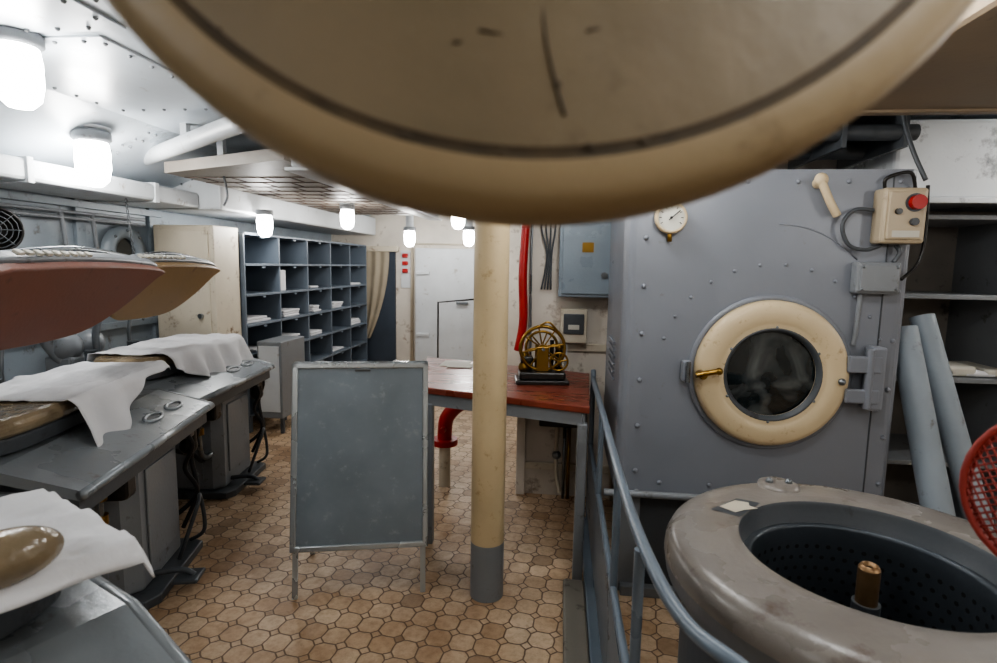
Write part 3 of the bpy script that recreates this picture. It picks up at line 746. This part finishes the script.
for r_,zz in ((R,0),(R*.97,-.012)): b.tube([(r_*math.cos(i*math.pi/16),r_*math.sin(i*math.pi/16),zz) for i in range(32)],.006,'orange',seg=8,closed=True,smoothpts=False)
for i in range(-13,14):
    c=i*.0100
    if abs(c)<R:
        w=math.sqrt(R*R-c*c)
        for sgn in (0,1):
            pts=[]
            for q in range(9):
                s_=-w+2*w*q/8; z=.04*(1-(c*c+s_*s_)/(R*R))
                pts.append((c,s_,z) if sgn==0 else (s_,c,z))
            b.tube(pts,.0017,'orange',seg=5,smoothpts=False,X=RZ(45))
b.done()
b=B('valve_stand')
b.cyl((.80,.82,0),(.80,.82,.98),.03,'greyd'); b.cyl((.80,.82,0),(.80,.82,.03),.08,'greyd')
b.ball((.80,.82,.95),.05,'grey'); b.cyl((.80,.82,.95),(.78,.865,1.078),.022,'grey'); b.cyl((.74,.8,.93),(.86,.84,.93),.03,'grey'); b.done()
# ------------------------------------------------------------------ hanging lid
fw=Vector((-.1107,.9868,-.1184)).normalized()
zc=-fw; xc=Vector((0,0,1)).cross(zc).normalized(); yc=zc.cross(xc)
C=Vector((-.024,.3975,1.936))
Xl=Matrix(((xc.x,yc.x,zc.x,C.x),(xc.y,yc.y,zc.y,C.y),(xc.z,yc.z,zc.z,C.z),(0,0,0,1)))@Matrix.Diagonal((1.022,1.018,1,1))
b=B('extractor_lid',Xl)
b.lathe([(0,.012),(.2,.010),(.3,.004),(.309,.003)],'lid',seg=120)
b.lathe([(.309,.003),(.313,.001),(.317,.003)],'liddark',seg=120)
b.lathe([(.317,.003),(.334,.002),(.343,-.004),(.349,-.014),(.35,-.04),(.345,-.048),(0,-.06)],'lidrim',seg=120)
for i in range(44):
    t=random.uniform(0,6.28); rr=random.uniform(.05,.29)
    if i%2==0: rr=random.uniform(.302,.318); t=random.uniform(3.5,5.9)
    s_=random.uniform(.0014,.0036)
    b.ball((rr*math.cos(t),rr*math.sin(t),.012-.009*max(0,(rr-.1))/.2),s_,'liddark',sc=(1.5,1,.2),u=8,v=5)
for (x0_,y0_,x1_,y1_) in ((-.035,-.240,-.012,-.243),(.002,-.215,.018,-.29),(.03,-.24,.045,-.237),(-.05,-.248,-.042,-.247)):
    b.tube([(x0_,y0_,.0072),((x0_+x1_)/2-.003,(y0_+y1_)/2,.0072),(x1_,y1_,.0048)],.0013,'liddark',seg=5)
b.ball((.001,-.222,.0075),.0035,'liddark',sc=(1,1.3,.2),u=8,v=5); b.ball((.013,-.272,.0065),.0028,'liddark',sc=(1,1.3,.2),u=8,v=5)
b.box((-.04,.05,-.12),(.04,.30,-.058),'grey',.01)
b.cyl((0,.1,-.1),(0,.42,-.14),.025,'grey')
b.done(recalc=False)
# ------------------------------------------------------------------ world + camera
w=bpy.data.worlds.new('World'); S.world=w; w.use_nodes=True
w.node_tree.nodes['Background'].inputs[0].default_value=(.6,.7,.8,1); w.node_tree.nodes['Background'].inputs[1].default_value=.15
cam=bpy.data.cameras.new('camera'); co=bpy.data.objects.new('camera',cam); S.collection.objects.link(co)
cam.lens=20; cam.sensor_width=36; cam.clip_start=.02
psi,th,ro=math.radians(6.4),math.radians(6.8),.0175
F=Vector((-math.sin(psi)*math.cos(th),math.cos(psi)*math.cos(th),-math.sin(th)))
Rr=Vector((math.cos(psi),math.sin(psi),0)); U=Rr.cross(F)
R2=Rr*math.cos(ro)+U*math.sin(ro); U2=U*math.cos(ro)-Rr*math.sin(ro)
co.matrix_world=Matrix(((R2.x,U2.x,-F.x,0),(R2.y,U2.y,-F.y,0),(R2.z,U2.z,-F.z,1.55),(0,0,0,1)))
cam.dof.use_dof=True; cam.dof.focus_distance=2.6; cam.dof.aperture_fstop=3.4
S.camera=co
S.view_settings.view_transform='AgX'
try: S.view_settings.look='AgX - Medium High Contrast'
except Exception as ex: print(ex)
S.view_settings.exposure=0.15
